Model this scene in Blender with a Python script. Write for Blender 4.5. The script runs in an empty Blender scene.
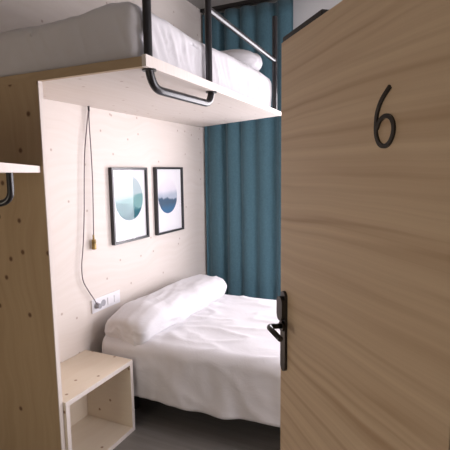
import bpy, bmesh, math, random
from mathutils import Vector, Matrix, noise

S = bpy.context.scene
C = S.collection
random.seed(4)

# ------------------------------------------------------------------ camera
cam_d = bpy.data.cameras.new('camera')
cam_d.sensor_width = 36.0
cam_d.lens = 36.0 * 430.0 / 450.0
cam_d.clip_start = 0.02
cam = bpy.data.objects.new('camera', cam_d)
C.objects.link(cam)
pitch, yaw, roll = math.radians(7.1), math.radians(25.0), math.radians(-0.76)
fwd = Vector((-math.sin(yaw) * math.cos(pitch), math.cos(yaw) * math.cos(pitch), -math.sin(pitch)))
r0 = Vector((math.cos(yaw), math.sin(yaw), 0))
u0 = r0.cross(fwd)
rt = r0 * math.cos(roll) + u0 * math.sin(roll)
up = -r0 * math.sin(roll) + u0 * math.cos(roll)
m = Matrix((rt, up, -fwd)).transposed().to_4x4()
m.translation = Vector((2.0, 0.0, 1.6))
cam.matrix_world = m
S.camera = cam

# ------------------------------------------------------------------ world, lights, exposure
W = bpy.data.worlds.new('overcast_sky')
S.world = W
W.use_nodes = True
W.node_tree.nodes['Background'].inputs['Color'].default_value = (0.86, 0.93, 1.0, 1)
W.node_tree.nodes['Background'].inputs['Strength'].default_value = 1.6


def area(name, loc, direction, sx, sy, power, color):
    l = bpy.data.lights.new(name, 'AREA')
    l.shape = 'RECTANGLE'
    l.size, l.size_y = sx, sy
    l.energy = power
    l.color = color
    o = bpy.data.objects.new(name, l)
    C.objects.link(o)
    o.location = loc
    o.rotation_euler = Vector(direction).to_track_quat('-Z', 'Y').to_euler()
    return o


area('window_daylight', (1.74, 4.06, 1.42), (0, -1, 0), 1.5, 1.85, 74, (1.0, 0.92, 0.975))
area('side_fill_light', (3.04, 2.35, 1.45), (-1, 0, 0), 1.2, 1.1, 38, (1.0, 0.92, 0.975))  # unseen fill added from the right so the left wall lights evenly
area('corridor_fill', (0.7, -1.1, 0.85), (0.45, 2.0, -0.1), 0.6, 0.8, 10.0, (1.0, 0.89, 0.72))  # unseen fill added low behind the camera to lift door and end panel
S.view_settings.view_transform = 'Standard'
S.view_settings.look = 'None'
S.view_settings.exposure = 0.0
S.view_settings.gamma = 1.0
S.view_settings.use_curve_mapping = False


# ------------------------------------------------------------------ materials
def srgb(r, g, b):
    f = lambda c: (c / 255 / 12.92) if c / 255 <= 0.04045 else ((c / 255 + 0.055) / 1.055) ** 2.4
    return (f(r), f(g), f(b), 1)


class NT:
    def __init__(self, name):
        self.m = bpy.data.materials.new(name)
        self.m.use_nodes = True
        self.t = self.m.node_tree
        self.b = self.t.nodes['Principled BSDF']

    def n(self, kind, **kw):
        nd = self.t.nodes.new(kind)
        for k, v in kw.items():
            setattr(nd, k, v)
        return nd

    def l(self, a, b):
        self.t.links.new(a, b)

    def math(self, op, a, b=None, clamp=False):
        nd = self.n('ShaderNodeMath', operation=op, use_clamp=clamp)
        for i, v in enumerate((a, b)):
            if v is None:
                continue
            if isinstance(v, (int, float)):
                nd.inputs[i].default_value = v
            else:
                self.l(v, nd.inputs[i])
        return nd.outputs[0]

    def mix(self, fac, a, b):
        nd = self.n('ShaderNodeMix', data_type='RGBA')
        for idx, v in ((0, fac), (6, a), (7, b)):
            if isinstance(v, (int, float)):
                nd.inputs[idx].default_value = v
            elif isinstance(v, tuple):
                nd.inputs[idx].default_value = v
            else:
                self.l(v, nd.inputs[idx])
        return nd.outputs[2]

    def ramp(self, fac, stops):
        nd = self.n('ShaderNodeValToRGB')
        e = nd.color_ramp.elements
        e[0].position, e[0].color = stops[0]
        e[1].position, e[1].color = stops[1]
        for p, c in stops[2:]:
            x = e.new(p)
            x.color = c
        self.l(fac, nd.inputs[0])
        return nd.outputs[0]

    def noise(self, vec, scale, detail=3.0, rough=0.5, dist=0.0):
        nd = self.n('ShaderNodeTexNoise')
        nd.inputs['Scale'].default_value = scale
        nd.inputs['Detail'].default_value = detail
        nd.inputs['Roughness'].default_value = rough
        nd.inputs['Distortion'].default_value = dist
        if vec is not None:
            self.l(vec, nd.inputs['Vector'])
        return nd.outputs[0]


def plain(name, col, rough=0.5, metal=0.0, spec=0.5, var=0.06, scale=9.0):
    t = NT(name)
    tc = t.n('ShaderNodeTexCoord')
    f = t.noise(tc.outputs['Object'], scale, 4)
    dk = tuple(c * (1 - var) for c in col[:3]) + (1,)
    lt = tuple(min(1, c * (1 + var)) for c in col[:3]) + (1,)
    t.l(t.ramp(f, [(0.3, dk), (0.7, lt)]), t.b.inputs['Base Color'])
    t.b.inputs['Roughness'].default_value = rough
    t.b.inputs['Metallic'].default_value = metal
    t.b.inputs['Specular IOR Level'].default_value = spec
    return t.m


def wood(name, grain, cross, light, dark, knot, grain_freq=26.0, knot_scale=5.0, knot_size=0.045,
         amount=0.6, rough=0.55, wide=0.0, warp=0.35, keep=0.45, run=0.9, rings=0.0):
    """Softwood board: streaks run along the axis `grain`, round knots scattered in the plane."""
    t = NT(name)
    tc = t.n('ShaderNodeTexCoord')
    sp = t.n('ShaderNodeSeparateXYZ')
    t.l(tc.outputs['Object'], sp.inputs[0])
    g, c = sp.outputs[grain.upper()], sp.outputs[cross.upper()]
    cb = t.n('ShaderNodeCombineXYZ')
    t.l(g, cb.inputs[0])
    t.l(c, cb.inputs[1])
    # slow waviness of the grain
    wv = t.noise(cb.outputs[0], 1.3, 2)
    c2 = t.math('ADD', c, t.math('MULTIPLY', t.math('SUBTRACT', wv, 0.5), warp))
    cs = t.n('ShaderNodeCombineXYZ')
    t.l(t.math('MULTIPLY', g, run), cs.inputs[0])
    t.l(t.math('MULTIPLY', c2, grain_freq), cs.inputs[1])
    n1 = t.noise(cs.outputs[0], 1.0, 5, 0.6)
    cs2 = t.n('ShaderNodeCombineXYZ')
    t.l(t.math('MULTIPLY', g, 0.35), cs2.inputs[0])
    t.l(t.math('MULTIPLY', c2, grain_freq * 0.28), cs2.inputs[1])
    n2 = t.noise(cs2.outputs[0], 1.0, 2)
    f = t.math('ADD', t.math('MULTIPLY', n1, 1 - wide), t.math('MULTIPLY', n2, wide))
    f = t.math('MULTIPLY', t.math('SUBTRACT', f, 0.38), amount * 4, True)
    if rings:
        cs3 = t.n('ShaderNodeCombineXYZ')
        t.l(t.math('MULTIPLY', g, 0.28), cs3.inputs[0])
        t.l(t.math('MULTIPLY', c2, 4.2), cs3.inputs[1])
        n3 = t.noise(cs3.outputs[0], 1.0, 2, 0.4)
        sn = t.math('SINE', t.math('MULTIPLY', n3, 80.0))
        ring = t.math('MULTIPLY', t.math('POWER', t.math('ADD', t.math('MULTIPLY', sn, 0.5), 0.5), 3.0), rings)
        band = t.math('MULTIPLY', t.math('SUBTRACT', n2, 0.42), 3.0, True)
        f = t.math('ADD', t.math('MULTIPLY', f, 0.55), t.math('MULTIPLY', ring, t.math('ADD', t.math('MULTIPLY', band, 0.8), 0.2)), True)
    col = t.mix(f, light, dark)
    # knots
    vo = t.n('ShaderNodeTexVoronoi', voronoi_dimensions='2D')
    vo.inputs['Scale'].default_value = knot_scale
    t.l(cb.outputs[0], vo.inputs['Vector'])
    rnd = t.n('ShaderNodeSeparateColor')
    t.l(vo.outputs['Color'], rnd.inputs[0])
    on = t.math('LESS_THAN', rnd.outputs[0], keep)
    ks = t.math('SUBTRACT', 1.0, t.math('DIVIDE', vo.outputs['Distance'], knot_size), True)
    k = t.math('MULTIPLY', t.math('MULTIPLY', ks, 1.7, True), on)
    col = t.mix(k, col, knot)
    t.l(col, t.b.inputs['Base Color'])
    t.b.inputs['Roughness'].default_value = rough
    t.b.inputs['Specular IOR Level'].default_value = 0.35
    bp = t.n('ShaderNodeBump')
    bp.inputs['Strength'].default_value = 0.06
    bp.inputs['Distance'].default_value = 0.01
    t.l(n1, bp.inputs['Height'])
    t.l(bp.outputs[0], t.b.inputs['Normal'])
    return t.m


WL, WD, WK = (0.735, 0.672, 0.625, 1), (0.65, 0.575, 0.51, 1), (0.47, 0.37, 0.32, 1)
wood_wall = wood('whitewashed_spruce_wall', 'y', 'z', WL, WD, WK, 22, 7.0, 0.075, 0.35, keep=0.32)
wood_under = wood('whitewashed_spruce_platform', 'y', 'x', WL, WD, WK, 22, 7.0, 0.075, 0.4)
PL, PD, PK = (0.50, 0.375, 0.235, 1), (0.40, 0.285, 0.17, 1), (0.15, 0.08, 0.045, 1)
wood_panel = wood('pine_panel_upright_grain', 'z', 'x', PL, PD, PK, 20, 6.0, 0.10, 0.5, keep=0.5)
NL, ND_, NK = (0.76, 0.67, 0.55, 1), (0.70, 0.59, 0.46, 1), (0.33, 0.20, 0.12, 1)
ns_yx = wood('pale_pine_flat', 'y', 'x', NL, ND_, NK, 22, 8.0, 0.09, 0.4)
ns_xz = wood('pale_pine_side', 'x', 'z', NL, ND_, NK, 22, 8.0, 0.09, 0.4)
ns_yz = wood('pale_pine_back', 'y', 'z', NL, ND_, NK, 22, 8.0, 0.09, 0.4)
edge_mat = wood('whitewashed_board_edge', 'z', 'y', (0.77, 0.70, 0.65, 1), (0.68, 0.60, 0.54, 1), WK, 60, 3, 0.01, 0.4)
door_wood = wood('oak_veneer_level_grain', 'x', 'z', (0.70, 0.545, 0.385, 1), (0.47, 0.315, 0.20, 1),
                 (0.33, 0.22, 0.14, 1), 60, 2.0, 0.01, 0.8, 0.5, 0.35, 0.07, 0.0, 0.4, 0.62)
black = plain('black_powder_coated_steel', (0.012, 0.011, 0.011, 1), 0.32, 0.0, 0.6, 0.2)
black_gloss = plain('black_gloss_tube', (0.011, 0.010, 0.012, 1), 0.28, 0.0, 0.6, 0.2)
dark_seal = plain('dark_door_trim', (0.02, 0.017, 0.015, 1), 0.5, 0, 0.4, 0.2)
grey_wall = plain('pale_painted_plaster', (0.70, 0.70, 0.70, 1), 0.9, 0, 0.2, 0.03, 3)
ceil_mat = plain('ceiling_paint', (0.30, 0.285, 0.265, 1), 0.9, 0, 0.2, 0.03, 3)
brass = plain('brushed_brass', (0.30, 0.215, 0.085, 1), 0.4, 0.8, 0.5, 0.2, 40)
cord_mat = plain('grey_fabric_cord', (0.17, 0.14, 0.15, 1), 0.85, 0, 0.2, 0.25, 300)
white_plastic = plain('white_plastic', (0.80, 0.79, 0.82, 1), 0.35, 0, 0.5, 0.02)
grey_plastic = plain('grey_plastic', (0.36, 0.36, 0.39, 1), 0.5, 0, 0.4, 0.05)
base_mat = plain('dark_bed_base_fabric', (0.025, 0.022, 0.022, 1), 0.9, 0, 0.2, 0.2)
mat_white = plain('white_window_paint', (0.78, 0.78, 0.79, 1), 0.4, 0, 0.4, 0.02)
mattress_mat = plain('mattress_ticking', (0.70, 0.68, 0.68, 1), 0.9, 0, 0.2, 0.04)


def linen(name, col, scale=5.0, strength=0.25):
    t = NT(name)
    tc = t.n('ShaderNodeTexCoord')
    mp = t.n('ShaderNodeMapping')
    mp.inputs['Scale'].default_value = (1.0, 1.0, 1.0)
    t.l(tc.outputs['Object'], mp.inputs[0])
    f = t.noise(mp.outputs[0], scale, 5, 0.55, 0.8)
    t.l(t.ramp(f, [(0.3, tuple(c * 0.97 for c in col[:3]) + (1,)), (0.7, col)]), t.b.inputs['Base Color'])
    t.b.inputs['Roughness'].default_value = 0.95
    t.b.inputs['Specular IOR Level'].default_value = 0.1
    t.b.inputs['Sheen Weight'].default_value = 0.15
    bp = t.n('ShaderNodeBump')
    bp.inputs['Strength'].default_value = strength
    bp.inputs['Distance'].default_value = 0.03
    t.l(f, bp.inputs['Height'])
    t.l(bp.outputs[0], t.b.inputs['Normal'])
    return t.m


sheet = linen('white_cotton', (0.68, 0.665, 0.685, 1), 5.0, 0.2)

# curtain
_c = NT('teal_curtain_cloth')
_tc = _c.n('ShaderNodeTexCoord')
_f = _c.noise(_tc.outputs['Object'], 60, 4)
_c.l(_c.ramp(_f, [(0.3, (0.062, 0.135, 0.172, 1)), (0.7, (0.078, 0.162, 0.202, 1))]), _c.b.inputs['Base Color'])
_c.b.inputs['Roughness'].default_value = 0.85
_c.b.inputs['Sheen Weight'].default_value = 0.2
_c.b.inputs['Specular IOR Level'].default_value = 0.15
curtain_mat = _c.m

# floor: brushed grey vinyl planks
_f0 = NT('grey_brown_vinyl_floor')
_tc = _f0.n('ShaderNodeTexCoord')
_mp = _f0.n('ShaderNodeMapping')
_mp.inputs['Scale'].default_value = (1.2, 22, 1)
_f0.l(_tc.outputs['Object'], _mp.inputs[0])
_n = _f0.noise(_mp.outputs[0], 1.0, 5, 0.6)
_f0.l(_f0.ramp(_n, [(0.3, (0.19, 0.178, 0.166, 1)), (0.72, (0.26, 0.245, 0.23, 1))]), _f0.b.inputs['Base Color'])
_f0.b.inputs['Roughness'].default_value = 0.5
floor_mat = _f0.m

# window glass / picture glass: a clear pane with a fresnel reflection
def pane_mat(name, refl=0.8):
    t = NT(name)
    t.t.nodes.remove(t.b)
    out = t.t.nodes['Material Output']
    tr = t.n('ShaderNodeBsdfTransparent')
    gl = t.n('ShaderNodeBsdfGlossy')
    gl.inputs['Roughness'].default_value = 0.03
    fr = t.n('ShaderNodeFresnel')
    fr.inputs['IOR'].default_value = 1.5
    mx = t.n('ShaderNodeMixShader')
    ge = t.n('ShaderNodeNewGeometry')
    front = t.math('SUBTRACT', 1.0, ge.outputs['Backfacing'])
    t.l(t.math('MULTIPLY', t.math('MULTIPLY', fr.outputs[0], refl, True), front), mx.inputs[0])
    t.l(tr.outputs[0], mx.inputs[1])
    t.l(gl.outputs[0], mx.inputs[2])
    t.l(mx.outputs[0], out.inputs['Surface'])
    return t.m


glass = pane_mat('clear_glass')


def art(name, cy, cz, rad, stops_sky, layers):
    """Paper print in the y-z plane: a disc filled with a pale sky and misty hill layers."""
    t = NT(name)
    tc = t.n('ShaderNodeTexCoord')
    sp = t.n('ShaderNodeSeparateXYZ')
    t.l(tc.outputs['Object'], sp.inputs[0])
    y = t.math('SUBTRACT', sp.outputs['Y'], cy)
    z = t.math('SUBTRACT', sp.outputs['Z'], cz)
    rr = t.math('SQRT', t.math('ADD', t.math('MULTIPLY', y, y), t.math('MULTIPLY', z, z)))
    inside = t.math('LESS_THAN', rr, rad)
    zn = t.math('ADD', t.math('DIVIDE', z, 2 * rad), 0.5)
    col = t.ramp(zn, stops_sky)
    for (h, slope, amp, freq, soft, c) in layers:
        cb = t.n('ShaderNodeCombineXYZ')
        t.l(y, cb.inputs[0])
        cb.inputs[1].default_value = h * 7.0
        nz = t.math('SUBTRACT', t.noise(cb.outputs[0], freq, 6, 0.62), 0.5)
        ridge = t.math('ADD', t.math('ADD', h, t.math('MULTIPLY', y, slope)), t.math('MULTIPLY', nz, amp))
        k = t.math('ADD', t.math('DIVIDE', t.math('SUBTRACT', ridge, zn), soft), 0.5, True)
        col = t.mix(k, col, c)
    col = t.mix(inside, (0.80, 0.79, 0.82, 1), col)
    t.l(col, t.b.inputs['Base Color'])
    t.b.inputs['Roughness'].default_value = 0.8
    t.b.inputs['Specular IOR Level'].default_value = 0.1
    return t.m


# ------------------------------------------------------------------ geometry helpers
def thing(name, label, cat, loc=(0, 0, 0), group=None, rz=0.0):
    o = bpy.data.objects.new(name, None)
    C.objects.link(o)
    o.empty_display_size = 0.05
    o.location = loc
    o.rotation_euler = (0, 0, rz)
    o['label'] = label
    o['category'] = cat
    if group:
        o['group'] = group
    return o


def root_of(o):
    v = Vector((0, 0, 0))
    while o is not None:
        v = v + o.location
        o = o.parent
    return v


def obj(name, bm, mat, parent=None, smooth=False, local=False, origin=None, label=None):
    """Link bm (world coordinates unless local) as one mesh object."""
    me = bpy.data.meshes.new(name)
    off = Vector((0, 0, 0))
    if parent is not None and not local:
        off = root_of(parent)
    elif origin is not None:
        off = Vector(origin)
    if off.length > 0:
        bmesh.ops.translate(bm, verts=bm.verts, vec=-off)
    bmesh.ops.recalc_face_normals(bm, faces=bm.faces)
    bm.to_mesh(me)
    bm.free()
    for m_ in (mat if isinstance(mat, (list, tuple)) else [mat]):
        me.materials.append(m_)
    if smooth:
        for p in me.polygons:
            p.use_smooth = True
    o = bpy.data.objects.new(name, me)
    C.objects.link(o)
    if parent is not None:
        o.parent = parent
    elif origin is not None:
        o.location = origin
    if label:
        o['label'] = label
    return o


def tag(o, label, cat, group=None):
    o['label'] = label
    o['category'] = cat
    if group:
        o['group'] = group
    return o


def front_edges(o, mat):
    o.data.materials.append(mat)
    for p in o.data.polygons:
        if p.normal.x > 0.7:
            p.material_index = 1


def struct(name, bm, mat, **k):
    o = obj(name, bm, mat, **k)
    o['kind'] = 'structure'
    return o


def box(bm, x0, x1, y0, y1, z0, z1, bev=0.0, seg=2):
    b = bmesh.new()
    bmesh.ops.create_cube(b, size=1)
    for v in b.verts:
        v.co = Vector(((x0 + x1) / 2 + v.co.x * (x1 - x0), (y0 + y1) / 2 + v.co.y * (y1 - y0), (z0 + z1) / 2 + v.co.z * (z1 - z0)))
    if bev > 0:
        bmesh.ops.bevel(b, geom=list(b.edges), offset=bev, segments=seg, affect='EDGES', profile=0.5)
    merge(bm, b)
    return bm


def merge(bm, b):
    me = bpy.data.meshes.new('t')
    b.to_mesh(me)
    b.free()
    bm.from_mesh(me)
    bpy.data.meshes.remove(me)


def B(*a, **k):
    return box(bmesh.new(), *a, **k)


def prism(bm, pts, z0, z1, bev=0.0):
    b = bmesh.new()
    lo = [b.verts.new((x, y, z0)) for x, y in pts]
    hi = [b.verts.new((x, y, z1)) for x, y in pts]
    b.faces.new(lo)
    b.faces.new(hi)
    n = len(pts)
    for i in range(n):
        b.faces.new((lo[i], lo[(i + 1) % n], hi[(i + 1) % n], hi[i]))
    if bev:
        bmesh.ops.bevel(b, geom=list(b.edges), offset=bev, segments=2, affect='EDGES')
    merge(bm, b)
    return bm


def smooth_path(pts, sub=8):
    """Catmull-Rom through the points."""
    P = [Vector(p) for p in pts]
    out = []
    for i in range(len(P) - 1):
        a, b, c, d = P[max(i - 1, 0)], P[i], P[i + 1], P[min(i + 2, len(P) - 1)]
        for k in range(sub):
            t = k / sub
            out.append(0.5 * ((2 * b) + (c - a) * t + (2 * a - 5 * b + 4 * c - d) * t * t + (3 * b - a - 3 * c + d) * t ** 3))
    out.append(P[-1])
    return out


def fillet(pts, r, seg=7):
    P = [Vector(p) for p in pts]
    out = [P[0]]
    for i in range(1, len(P) - 1):
        a, b, c = P[i - 1], P[i], P[i + 1]
        d1, d2 = (a - b).normalized(), (c - b).normalized()
        p, q = b + d1 * r, b + d2 * r
        for k in range(seg + 1):
            t = k / seg
            out.append(p * (1 - t) ** 2 + b * 2 * t * (1 - t) + q * t * t)
    out.append(P[-1])
    return out


def tube(bm, path, r, seg=12, rfun=None):
    path = [Vector(p) for p in path]
    rings = []
    prev = None
    for i, p in enumerate(path):
        d = (path[min(i + 1, len(path) - 1)] - path[max(i - 1, 0)]).normalized()
        if prev is None:
            a = Vector((0, 0, 1)) if abs(d.z) < 0.9 else Vector((1, 0, 0))
            nx = d.cross(a).normalized()
        else:
            nx = (prev - d * prev.dot(d)).normalized()
        prev = nx
        ny = d.cross(nx)
        rr = r if rfun is None else rfun(i / (len(path) - 1))
        rings.append([bm.verts.new(p + nx * math.cos(2 * math.pi * k / seg) * rr + ny * math.sin(2 * math.pi * k / seg) * rr) for k in range(seg)])
    for A, Bq in zip(rings, rings[1:]):
        for k in range(seg):
            bm.faces.new((A[k], A[(k + 1) % seg], Bq[(k + 1) % seg], Bq[k]))
    bm.faces.new(rings[0])
    bm.faces.new(rings[-1])
    return bm


def autosmooth(o, deg=40):
    me = o.data
    for p in me.polygons:
        p.use_smooth = True
    bm = bmesh.new()
    bm.from_mesh(me)
    for e in bm.edges:
        if len(e.link_faces) == 2 and e.calc_face_angle(0) > math.radians(deg):
            e.smooth = False
    bm.to_mesh(me)
    bm.free()
    return o


def fbm(x, y, z=0.0, oct=4):
    return noise.fractal(Vector((x, y, z)), 0.9, 2.0, oct)


# ------------------------------------------------------------------ the room
CH = 3.12
BY = 3.92                     # inner face of the window wall
struct('floor', B(-0.5, 3.0, -1.4, 4.1, -0.11, -0.03), floor_mat)
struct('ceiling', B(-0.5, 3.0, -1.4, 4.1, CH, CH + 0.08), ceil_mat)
struct('wall_left', B(-0.5, 0, 1.5205, 4.1, -0.03, CH), wood_wall)
struct('wall_entry', B(-0.412, -0.40, -1.3, 1.52, -0.03, CH), wood('pine_entry_panel', 'z', 'y', PL, PD, PK, 20, 6.0, 0.10, 0.5))
bm = B(2.9, 3.0, 0.70, 1.7, -0.03, CH)
box(bm, 2.9, 3.0, 3.0, 4.1, -0.03, CH)
box(bm, 2.9, 3.0, 1.7, 3.0, -0.03, 0.85)
box(bm, 2.9, 3.0, 1.7, 3.0, 2.05, CH)
struct('wall_right', bm, grey_wall)
bm = B(2.92, 2.98, 1.7, 3.0, 0.85, 0.91)
box(bm, 2.92, 2.98, 1.7, 3.0, 1.99, 2.05)
box(bm, 2.92, 2.98, 1.7, 1.76, 0.91, 1.99)
box(bm, 2.92, 2.98, 2.94, 3.0, 0.91, 1.99)
added_win = struct('added_window', bm, mat_white)  # made-up window hidden behind the door, added to suit the side fill
obj('window_pane', B(2.945, 2.955, 1.75, 2.95, 0.9, 2.0), glass, added_win)
bm = B(0, 0.93, BY, BY + 0.18, -0.03, CH)
box(bm, 2.55, 2.9, BY, BY + 0.18, -0.03, CH)
box(bm, 0.93, 2.55, BY, BY + 0.18, 2.40, CH)
box(bm, 0.93, 2.55, BY, BY + 0.18, -0.03, 0.45)
struct('wall_back', bm, grey_wall)
struct('wall_front', B(2.14, 3.0, 0.66, 0.78, -0.03, CH), grey_wall)
struct('wall_corridor', B(2.60, 2.7, -1.4, 0.66, -0.03, CH), grey_wall)
struct('wall_corridor_end', B(-0.412, 2.6, -1.4, -1.3, -0.03, CH), grey_wall)

bm = B(0.93, 2.55, BY + 0.05, BY + 0.11, 0.45, 0.51)
box(bm, 0.93, 2.55, BY + 0.05, BY + 0.11, 2.34, 2.40)
for x in (0.93, 1.71, 2.49):
    box(bm, x, x + 0.06, BY + 0.05, BY + 0.11, 0.51, 2.34)
win = struct('window_1', bm, mat_white)
obj('window_pane', B(0.98, 2.5, BY + 0.075, BY + 0.085, 0.5, 2.35), glass, win)
struct('trim_1', B(2.065, 2.14, 0.66, 0.78, -0.03, 2.02, bev=0.004), dark_seal)

# ------------------------------------------------------------------ the open door
F = Vector((1.593, 1.287, 0))
Hn = Vector((2.053, 0.765, 0))
ang = math.atan2(Hn.y - F.y, Hn.x - F.x)
L = (Hn - F).length
door = struct('door_1', B(0, L, 0, 0.042, -0.02, 1.977, bev=0.0015), door_wood, local=True)
door.location = F
door.rotation_euler = (0, 0, ang)


def dpart(name, bm, mat, smooth=False, parent=None):
    me_o = obj(name, bm, mat, None, smooth)
    me_o.parent = parent or door
    return me_o


def cap_plate(bm, x0, x1, y0, y1, z0, z1):
    """Upright plate with rounded ends."""
    r = (x1 - x0) / 2
    cx = (x0 + x1) / 2
    pts = []
    for k in range(13):
        a = math.pi * k / 12
        pts.append((cx + r * math.cos(a), z1 - r + r * math.sin(a)))
    for k in range(13):
        a = math.pi + math.pi * k / 12
        pts.append((cx + r * math.cos(a), z0 + r + r * math.sin(a)))
    lo = [bm.verts.new((x, y0, z)) for x, z in pts]
    hi = [bm.verts.new((x, y1, z)) for x, z in pts]
    bm.faces.new(lo)
    bm.faces.new(hi)
    n = len(pts)
    for i in range(n):
        bm.faces.new((lo[i], lo[(i + 1) % n], hi[(i + 1) % n], hi[i]))
    return bm


plate = dpart('handle_plate', cap_plate(bmesh.new(), 0.018, 0.053, -0.009, 0.001, 0.968, 1.228), black)
autosmooth(plate)
lk = dpart('lock_box', cap_plate(bmesh.new(), 0.013, 0.054, -0.020, -0.008, 1.134, 1.212), black, parent=plate)
autosmooth(lk)
lev = dpart('lever_handle', tube(bmesh.new(), fillet([(0.036, -0.008, 1.116), (0.040, -0.060, 1.122), (0.135, -0.060, 1.117)], 0.018), 0.0086, 12), black_gloss, True, parent=plate)
bm = tube(bmesh.new(), [(0.036, -0.008, 1.116), (0.036, -0.015, 1.116)], 0.0165, 20)
autosmooth(dpart('lever_rose', bm, black, parent=plate))
dpart('top_seal', B(0.0, 0.235, 0.004, 0.040, 1.9765, 1.994, bev=0.002), dark_seal)
# door number: a flat metal stroke
stroke = [(0.514, 1.757), (0.491, 1.737), (0.478, 1.716), (0.474, 1.695), (0.475, 1.671), (0.485, 1.652), (0.501, 1.645),
          (0.516, 1.650), (0.526, 1.664), (0.528, 1.681), (0.520, 1.697), (0.503, 1.703), (0.486, 1.696), (0.4765, 1.680)]
pth = smooth_path([(x, -0.003, z) for x, z in stroke], 6)
bm = bmesh.new()
hw = 0.0042
prev = None
for i, p in enumerate(pth):
    d = (pth[min(i + 1, len(pth) - 1)] - pth[max(i - 1, 0)]).normalized()
    nx = Vector((d.z, 0, -d.x))
    ring = [bm.verts.new(p + nx * hw + Vector((0, 0.0035, 0))), bm.verts.new(p + nx * hw + Vector((0, -0.0015, 0))),
            bm.verts.new(p - nx * hw + Vector((0, -0.0015, 0))), bm.verts.new(p - nx * hw + Vector((0, 0.0035, 0)))]
    if prev:
        for k in range(4):
            bm.faces.new((prev[k], prev[(k + 1) % 4], ring[(k + 1) % 4], ring[k]))
    else:
        bm.faces.new(ring)
    prev = ring
bm.faces.new(prev)
dpart('door_number', bm, black)

# ------------------------------------------------------------------ bunk bed unit: end panel, platform, steel rails
PZ0, PZ1 = 2.026, 2.050
FX = 0.962
bunk = thing('bunk_bed', 'pale plywood upper bunk with knotty end panel and black steel rails above the double bed', 'bunk bed', (0.0, 1.50, 0))
pan = obj('end_panel', B(-0.399, 0.357, 1.497, 1.520, -0.03, PZ0), wood_panel, bunk)
obj('edge_band', B(0.357, 0.3625, 1.4965, 1.5205, -0.03, PZ0), edge_mat, pan)
plat = obj('platform', prism(bmesh.new(), [(0.001, 1.5205), (FX - 0.02, 1.5205), (FX - 0.02, 3.31), (0.001, 3.74)], PZ0, PZ1), wood_under, bunk)
obj('end_board', B(-0.399, FX - 0.02, 1.497, 1.520, PZ0, 2.066), wood('pine_board_level_grain', 'x', 'z', PL, PD, PK, 20, 3, 0.05, 0.5), bunk)
bm = prism(bmesh.new(), [(FX - 0.02, 1.496), (FX, 1.496), (FX, 3.30), (FX - 0.02, 3.31)], PZ0 - 0.001, PZ0 + 0.046)
for v in bm.verts:
    if v.co.z > PZ0 + 0.02 and v.co.y > 3:
        v.co.z = PZ0 + 0.027
obj('front_lip', bm, edge_mat, bunk)
PX = 0.922
for y in (1.572, 2.135, 3.245):
    z1 = CH if y < 3 else 2.75
    p = obj('post', tube(bmesh.new(), [(PX, y, PZ1), (PX, y, z1)], 0.0185, 14), black_gloss, bunk)
    autosmooth(p)
    autosmooth(obj('flange', tube(bmesh.new(), [(PX, y, PZ1), (PX, y, PZ1 + 0.006)], 0.03, 20), black, p))
autosmooth(obj('guard_rail', tube(bmesh.new(), [(PX, 2.135, 2.452), (PX, 3.245, 2.430)], 0.0165, 14), black_gloss, bunk))
HX = 0.936
hb = obj('grab_handle', tube(bmesh.new(), fillet([(HX, 1.555, PZ0), (HX, 1.580, 1.951), (HX, 2.115, 1.958), (HX, 2.130, PZ0)], 0.062), 0.0185, 14), black_gloss, bunk)
autosmooth(hb)
for y in (1.555, 2.130):
    autosmooth(obj('flange', tube(bmesh.new(), [(HX, y, PZ0), (HX, y, PZ0 - 0.006)], 0.030, 20), black, hb))

# ------------------------------------------------------------------ wall shelf with clothes rail
sh = thing('shelf', 'white edged shelf with black hanging rail beneath, fixed to the knotty end panel', 'shelf', (0.2, 1.3, 1.61))
obj('shelf_board', prism(bmesh.new(), [(0.340, 1.4965), (1.005, 0.684), (0.70, 0.56), (-0.399, 1.10), (-0.399, 1.4965)], 1.606, 1.637, 0.0015), edge_mat, sh)
autosmooth(obj('clothes_rail', tube(bmesh.new(), fillet([(0.655, 1.075, 1.606), (0.655, 1.075, 1.497), (0.36, 0.95, 1.49), (0.34, 0.94, 1.606)], 0.05), 0.012, 14), black_gloss, sh))

# ------------------------------------------------------------------ nightstand
ns = thing('nightstand', 'open fronted pale pine box nightstand between end panel and bed', 'nightstand', (0.19, 1.8, 0))
obj('top', B(0.001, 0.380, 1.522, 2.078, 0.412, 0.440, bev=0.0015), ns_yx, ns)
obj('bottom', B(0.001, 0.380, 1.548, 2.052, -0.03, -0.002, bev=0.0015), ns_yx, ns)
obj('side_panel', B(0.001, 0.380, 1.522, 1.548, -0.03, 0.412, bev=0.0015), ns_xz, ns)
obj('side_panel', B(0.001, 0.380, 2.052, 2.078, -0.03, 0.412, bev=0.0015), ns_xz, ns)
obj('back_panel', B(0.001, 0.013, 1.548, 2.052, -0.002, 0.412), ns_yz, ns)

for o_ in ns.children:
    front_edges(o_, edge_mat) if o_.name.split('.')[0] != 'back_panel' else None

# ------------------------------------------------------------------ lower bed
BA = math.radians(2.5)
bo = Vector((0.03, 2.112, 0))


def bed_pt(x, y, z):
    return Vector((bo.x + x * math.cos(BA) - y * math.sin(BA), bo.y + x * math.sin(BA) + y * math.cos(BA), z))


def bed_tf(bm):
    for v in bm.verts:
        v.co = bed_pt(*v.co)
    return bm


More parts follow.
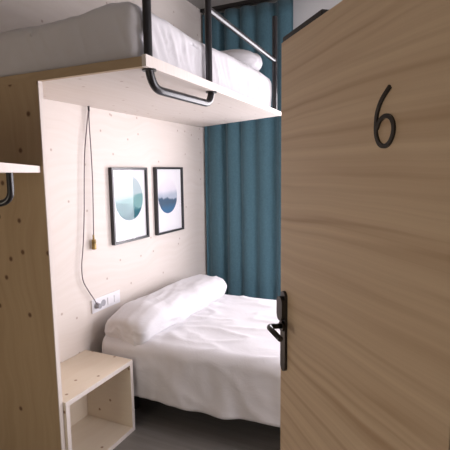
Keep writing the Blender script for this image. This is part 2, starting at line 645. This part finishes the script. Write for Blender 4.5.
BLEN, BWID = 1.95, 1.23
bed = thing('bed', 'low double bed with dark base under white bedding, head against plywood wall', 'bed', (1.0, 2.8, 0))
obj('base', bed_tf(B(0.12, BLEN - 0.05, 0.10, BWID - 0.06, 0.12, 0.30, bev=0.01)), base_mat, bed)
for x in (0.2, BLEN - 0.2):
    for y in (0.18, BWID - 0.18):
        obj('leg', bed_tf(tube(bmesh.new(), [(x, y, -0.03), (x, y, 0.13)], 0.025, 14)), black, bed)
obj('mattress', bed_tf(B(0.10, BLEN - 0.03, 0.06, BWID - 0.05, 0.30, 0.492, bev=0.03, seg=3)), mattress_mat, bed)


def duvet_mesh():
    """Cover draped across the bed: hem - near side - top - far side - hem, falling over the foot too."""
    bm = bmesh.new()
    nu, nv = 110, 110
    R = 0.058
    top, hem = 0.530, 0.160
    drop = top - hem - R
    span = BWID - 2 * R
    tot = 2 * (drop + R * math.pi / 2) + span

    def prof(s):
        """arc length across -> (y, z, sidedness)"""
        if s < drop:
            return 0.0, hem + s, 1.0
        s -= drop
        if s < R * math.pi / 2:
            a = s / R
            return R - R * math.cos(a), top - R + R * math.sin(a), math.cos(a)
        s -= R * math.pi / 2
        if s < span:
            return R + s, top, 0.0
        s -= span
        if s < R * math.pi / 2:
            a = s / R
            return BWID - R + R * math.sin(a), top - R + R * math.cos(a), -math.sin(a)
        s -= R * math.pi / 2
        return BWID, top - R - s, -1.0

    grid = []
    for i in range(nu + 1):
        x = 0.08 + (BLEN - 0.08) * i / nu
        row = []
        for j in range(nv + 1):
            s = tot * j / nv
            y, z, side = prof(s)
            xx = x
            # top crown and soft wrinkles
            flat = 1 - abs(side)
            crown = 0.004 * math.sin(math.pi * min(max(y / BWID, 0), 1)) * flat
            w1 = fbm(x * 1.6 + 3, y * 2.4 + z * 2, 1.0, 2) * 0.010
            rid = 1 - abs(fbm(x * 1.5 + y * 1.6, y * 3.0 - x * 1.0, 5.0, 2))
            w2 = (rid ** 9) * 0.012
            head = max(0.0, 1 - abs(x - 0.50) / 0.22)
            gather = head * abs(fbm(x * 6 + y * 2, y * 5, 9.0, 2)) * 0.016
            z += flat * (crown + w1 + w2 + gather)
            # side drape: shallow vertical folds growing to the hem
            dn = max(0.0, min(1.0, (top - z) / (top - hem))) if abs(side) > 0 else 0
            fold = fbm(x * 4.2, z * 1.3 + 7, 2.0, 3) * 0.020 + (1 - abs(fbm(x * 2.4 + z * 2.2, z * 2.0, 4.0, 2))) ** 5 * 0.012
            y -= side * (fold * (0.35 + 0.9 * dn) + 0.012 * dn)
            if abs(side) > 0.99:
                hl = max(0.0, 1 - (z - hem) / drop) if drop > 0 else 0
                z += hl * (0.006 * math.sin(x * 5.3 + 0.6) + 0.014 * x + 0.010 * fbm(x * 3, 8.0, 3.0))
            # the foot end folds down
            if i > nu - 14:
                t = (i - (nu - 14)) / 14
                xx = x - 0.03 * t
                z = max(hem + 0.02, z - (t ** 2) * 0.10 * flat)
            row.append(bm.verts.new(bed_pt(xx, y, z)))
        grid.append(row)
    for i in range(nu):
        for j in range(nv):
            bm.faces.new((grid[i][j], grid[i + 1][j], grid[i + 1][j + 1], grid[i][j + 1]))
    # foot flap
    last = grid[-1]
    lo = [bm.verts.new(Vector((v.co.x + 0.02, v.co.y, min(v.co.z, hem + 0.02)))) for v in last]
    for j in range(nv):
        bm.faces.new((last[j], last[j + 1], lo[j + 1], lo[j]))
    return bm


dv = obj('duvet', duvet_mesh(), sheet, None, True, origin=(1.0, 2.8, 0.55))
md = dv.modifiers.new('thick', 'SOLIDIFY')
md.thickness = 0.012
md.offset = 1
tag(dv, 'rumpled white duvet draped over the double bed, hem hanging above the floor', 'duvet')


def pillow_mesh(n, size, power=2.6, wob=0.012, seed=0.0, sag=0.0, crease=0.0, ep=3.2):
    """Stuffed bag: rounded superellipsoid, x thick, y long, z high, wrinkled."""
    bm = bmesh.new()
    bmesh.ops.create_uvsphere(bm, u_segments=n, v_segments=n // 2, radius=1.0,
                              matrix=Matrix.Rotation(math.pi / 2, 4, 'X'))
    for v in bm.verts:
        d = v.co.normalized()
        ax = abs(d.x) ** power + abs(d.z) ** power
        r_ = (ax ** (ep / power) + abs(d.y) ** ep) ** (-1 / ep)
        p = d * r_
        e = abs(p.y)
        k = 1 - 0.10 * max(0, e - 0.65) / 0.35
        q = Vector((p.x * size[0] * k, p.y * size[1], p.z * size[2] * k))
        w = fbm(q.x * 5 + seed, q.y * 4, q.z * 6, 4) * wob
        w += (1 - abs(fbm(q.x * 5 + 2 + seed, q.y * 2.6 + q.x * 3, q.z * 5, 2))) ** 6 * wob * 0.9
        q += d * w
        if q.z < 0:
            q.z *= 0.8
        q.z -= sag * max(0, -p.y - 0.72) / 0.28
        if crease and abs(q.y + crease) < 0.03:
            q -= d * 0.007 * (1 - abs(q.y + crease) / 0.03)
        v.co = q
    return bm


bm = pillow_mesh(120, (0.188, 0.585, 0.114), 3.0, 0.012, 1.0, 0.035, 0.30, 14.0)
for v in bm.verts:
    v.co = Matrix.Rotation(math.radians(-2), 4, 'Z') @ v.co + Vector((0.285, 2.725, 0.596))
pl = obj('pillow', bm, sheet, None, True, origin=(0.245, 2.585, 0.56))
tag(pl, 'long plump white bolster pillow lying along the wall on the double bed', 'pillow')

# ------------------------------------------------------------------ bedding on the upper bunk
def bunk_mattress():
    bm = bmesh.new()
    x0, x1, y0, y1, z0, z1 = 0.006, 0.900, 1.524, 3.275, PZ1 + 0.002, 2.305
    b = bmesh.new()
    bmesh.ops.create_cube(b, size=1)
    for v in b.verts:
        v.co = Vector(((x0 + x1) / 2 + v.co.x * (x1 - x0), (y0 + y1) / 2 + v.co.y * (y1 - y0), (z0 + z1) / 2 + v.co.z * (z1 - z0)))
    bmesh.ops.bevel(b, geom=list(b.edges), offset=0.055, segments=4, affect='EDGES', profile=0.5)
    bmesh.ops.subdivide_edges(b, edges=[e for e in b.edges if e.calc_length() > 0.4], cuts=100, use_grid_fill=True)
    bmesh.ops.subdivide_edges(b, edges=[e for e in b.edges if e.calc_length() > 0.1], cuts=14, use_grid_fill=True)
    for v in b.verts:
        c = v.co
        hz = (c.z - z0) / (z1 - z0)
        if hz > 0.05:
            # gathered creases running down the long side and the near end
            a = c.y * 1.0 + (c.z - z0) * 0.45 * max(0.0, 1.7 - (c.y - 1.5)) + 0.09 * noise.noise(Vector((c.y * 2.6, c.z * 4, 21.0)))
            g = (1 - abs(noise.noise(Vector((a * 21, c.z * 2.5, 3.0))))) ** 4
            g2 = noise.noise(Vector((a * 9, c.z * 3, 11.0)))
            amp = math.sin(math.pi * min(1, hz * 1.0)) if hz < 1 else 0
            fade = max(0.35, 1 - (c.y - 1.5) / 1.8)
            if c.x > x1 - 0.06:
                wx = min(1, (c.x - (x1 - 0.06)) / 0.05) * min(1, max(0, c.y - y0 - 0.01) / 0.05)
                c.x += 0.026 * wx * amp * (g2 * 0.5 - g * 1.0 * fade)
            if c.y < y0 + 0.06:
                g3 = (1 - abs(noise.noise(Vector(((c.x + c.z * 0.5) * 9, c.z * 2, 5.0))))) ** 4
                c.y += 0.006 * amp * g3
        if c.z > z1 - 0.06:
            c.z += 0.020 * fbm(c.x * 3, c.y * 2.2, 2.0)
    merge(bm, b)
    return bm


bmat = obj('mattress', bunk_mattress(), sheet, None, True, origin=(0.46, 2.37, PZ1))
tag(bmat, 'mattress in a creased white sheet on the upper bunk platform', 'mattress')
bm = pillow_mesh(64, (0.18, 0.30, 0.095), 2.4, 0.012, 6.0)
for v in bm.verts:
    v.co = Matrix.Rotation(math.radians(80), 4, 'Z') @ v.co + Vector((0.56, 3.10, 2.395))
up_p = obj('pillow', bm, sheet, None, True, origin=(0.56, 2.98, 2.31))
tag(up_p, 'small white pillow on the upper bunk at the curtain end', 'pillow')

# ------------------------------------------------------------------ curtain
def curtain_mesh(x0, x1, y, z0, z1):
    bm = bmesh.new()
    n = 240
    # fold positions of uneven width
    ph, phs = 0.0, []
    for i in range(n + 1):
        x = x0 + (x1 - x0) * i / n
        ph += 2 * math.pi * (x1 - x0) / n / (0.175 + 0.13 * noise.noise(Vector((x * 6, 2.0, 0))))
        phs.append(ph)
    rows = 26
    grid = []
    for r in range(rows + 1):
        z = z0 + (z1 - z0) * r / rows
        row = []
        for i in range(n + 1):
            x = x0 + (x1 - x0) * i / n
            amp = 0.034 * (0.7 + 0.9 * noise.noise(Vector((x * 6, 0, 4.0))))
            sx = math.sin(phs[i] + 0.5 * noise.noise(Vector((x * 3, z * 0.5, 1.0))))
            sx2 = math.copysign(abs(sx) ** 0.75, sx)
            row.append(bm.verts.new((x + 0.010 * math.cos(phs[i]) + 0.006 * noise.noise(Vector((x * 2, z * 0.9, 7.0))),
                                     y + amp * sx2 + 0.006 * noise.noise(Vector((x * 4, z * 0.8, 2.0))), z)))
        grid.append(row)
    for r in range(rows):
        for i in range(n):
            bm.faces.new((grid[r][i], grid[r][i + 1], grid[r + 1][i + 1], grid[r + 1][i]))
    return bm


cu = obj('curtain', curtain_mesh(0.012, 0.90, 3.795, -0.015, 3.07), curtain_mat, None, True, origin=(0.45, 3.795, 0))
md = cu.modifiers.new('thick', 'SOLIDIFY')
md.thickness = 0.004
tag(cu, 'floor length teal blue curtain hanging in folds behind the beds', 'curtain')
cr = thing('curtain_rail', 'dark curtain rail along the ceiling above the teal curtain', 'curtain rail', (1.3, 3.795, CH))
obj('track', B(0.01, 2.6, 3.78, 3.81, CH - 0.03, CH, bev=0.003), dark_seal, cr)

# ------------------------------------------------------------------ framed prints
frame_mat = plain('black_lacquered_frame', (0.018, 0.018, 0.02, 1), 0.28, 0, 0.6, 0.2)


def picture(y0, y1, z0, z1, label, mk):
    t = thing('framed_print', label, 'picture', (0.0, (y0 + y1) / 2, z0), 'framed circle prints on the wall')
    w, d = 0.017, 0.032
    bm = bmesh.new()
    box(bm, 0.001, d, y0, y0 + w, z0, z1, bev=0.0015)
    box(bm, 0.001, d, y1 - w, y1, z0, z1, bev=0.0015)
    box(bm, 0.001, d, y0 + w, y1 - w, z0, z0 + w, bev=0.0015)
    box(bm, 0.001, d, y0 + w, y1 - w, z1 - w, z1, bev=0.0015)
    obj('frame', bm, frame_mat, t)
    hgt = z1 - z0
    obj('print', B(0.003, 0.014, y0 + w - 0.002, y1 - w + 0.002, z0 + w - 0.002, z1 - w + 0.002), mk(hgt), t)
    obj('glass', B(0.021, 0.023, y0 + w, y1 - w, z0 + w, z1 - w), glass, t)
    return t


picture(2.383, 2.806, 1.092, 1.638, 'black framed print of a green and teal misty hill disc, nearer the hanging cord',
        lambda h: art('misty_green_print', -0.004, h * 0.585, 0.166,
                      [(0.0, (0.34, 0.47, 0.49, 1)), (1.0, (0.50, 0.58, 0.61, 1))],
                      [(0.52, 0.5, 0.10, 9, 0.03, (0.20, 0.37, 0.37, 1)), (0.34, -0.6, 0.16, 13, 0.02, (0.09, 0.22, 0.24, 1)),
                       (0.16, 0.8, 0.16, 15, 0.02, (0.035, 0.13, 0.16, 1))]))
picture(2.925, 3.350, 1.086, 1.642, 'black framed print of a pink and blue misty forest disc, nearer the teal curtain',
        lambda h: art('misty_blue_print', -0.02, h * 0.565, 0.148,
                      [(0.0, (0.52, 0.53, 0.62, 1)), (1.0, (0.80, 0.76, 0.80, 1))],
                      [(0.58, 0.2, 0.20, 22, 0.14, (0.42, 0.47, 0.56, 1)), (0.43, -0.2, 0.22, 30, 0.05, (0.075, 0.12, 0.18, 1)),
                       (0.20, 0.3, 0.16, 16, 0.18, (0.06, 0.15, 0.27, 1))]))

# ------------------------------------------------------------------ wall outlet strip
so = thing('wall_outlet', 'white strip of four outlets and switches on the wall beside the pillow', 'outlet', (0.0, 2.295, 0.66))
pb = obj('faceplate', B(0.001, 0.010, 2.148, 2.440, 0.662, 0.756, bev=0.003), white_plastic, so)
for k, kind in enumerate(('socket', 'socket', 'switch', 'switch')):
    yc = 2.190 + k * 0.069
    if kind == 'socket':
        bm = tube(bmesh.new(), [(0.009, yc, 0.709), (0.0125, yc, 0.709)], 0.023, 24)
        autosmooth(obj('socket', bm, grey_plastic, so))
    else:
        obj('switch', B(0.009, 0.015, yc - 0.026, yc + 0.026, 0.683, 0.735, bev=0.002), white_plastic, so)

# ------------------------------------------------------------------ bare pendant lamp cord
pc = thing('pendant_lamp', 'bare lamp cord with brass bulb holder hanging from the bunk underside', 'lamp', (0.02, 2.215, PZ0))
X0 = 0.022
bm = tube(bmesh.new(), [(X0, 2.198, PZ0), (X0, 2.198, PZ0 - 0.03)], 0.007, 12)
obj('hook', bm, black, pc)
strand = [(X0, y_, z_) for y_, z_ in ((2.202, 2.000), (2.196, 1.939), (2.200, 1.749), (2.200, 1.556), (2.192, 1.360), (2.184, 1.195))]
bm = tube(bmesh.new(), smooth_path(strand, 8), 0.0034, 8)
obj('cord', bm, cord_mat, pc, True)
strand = [(X0, y_, z_) for y_, z_ in ((2.194, 2.000), (2.144, 1.747), (2.126, 1.577), (2.107, 1.335), (2.084, 1.143), (2.062, 1.017), (2.065, 0.918), (2.105, 0.841), (2.156, 0.766), (2.178, 0.730))] + [(X0 + 0.012, 2.190, 0.712)]
bm = tube(bmesh.new(), smooth_path(strand, 8), 0.0034, 8)
obj('cord', bm, cord_mat, pc, True)
bm = tube(bmesh.new(), [(0.0125, 2.192, 0.709), (0.042, 2.192, 0.709)], 0.017, 16)
autosmooth(obj('plug', bm, grey_plastic, pc))
bm = bmesh.new()
prof = [(1.196, 0.006), (1.166, 0.007), (1.164, 0.0145), (1.142, 0.0155), (1.140, 0.0140), (1.136, 0.0140), (1.134, 0.0155), (1.100, 0.0155), (1.098, 0.012)]
rings = [[bm.verts.new((X0 + r_ * math.cos(2 * math.pi * k / 20), 2.182 + r_ * math.sin(2 * math.pi * k / 20), z)) for k in range(20)] for z, r_ in prof]
for A, Q in zip(rings, rings[1:]):
    for k in range(20):
        bm.faces.new((A[k], A[(k + 1) % 20], Q[(k + 1) % 20], Q[k]))
bm.faces.new(rings[0])
bm.faces.new(rings[-1])
autosmooth(obj('bulb_holder', bm, brass, pc, label='brass bulb holder'))
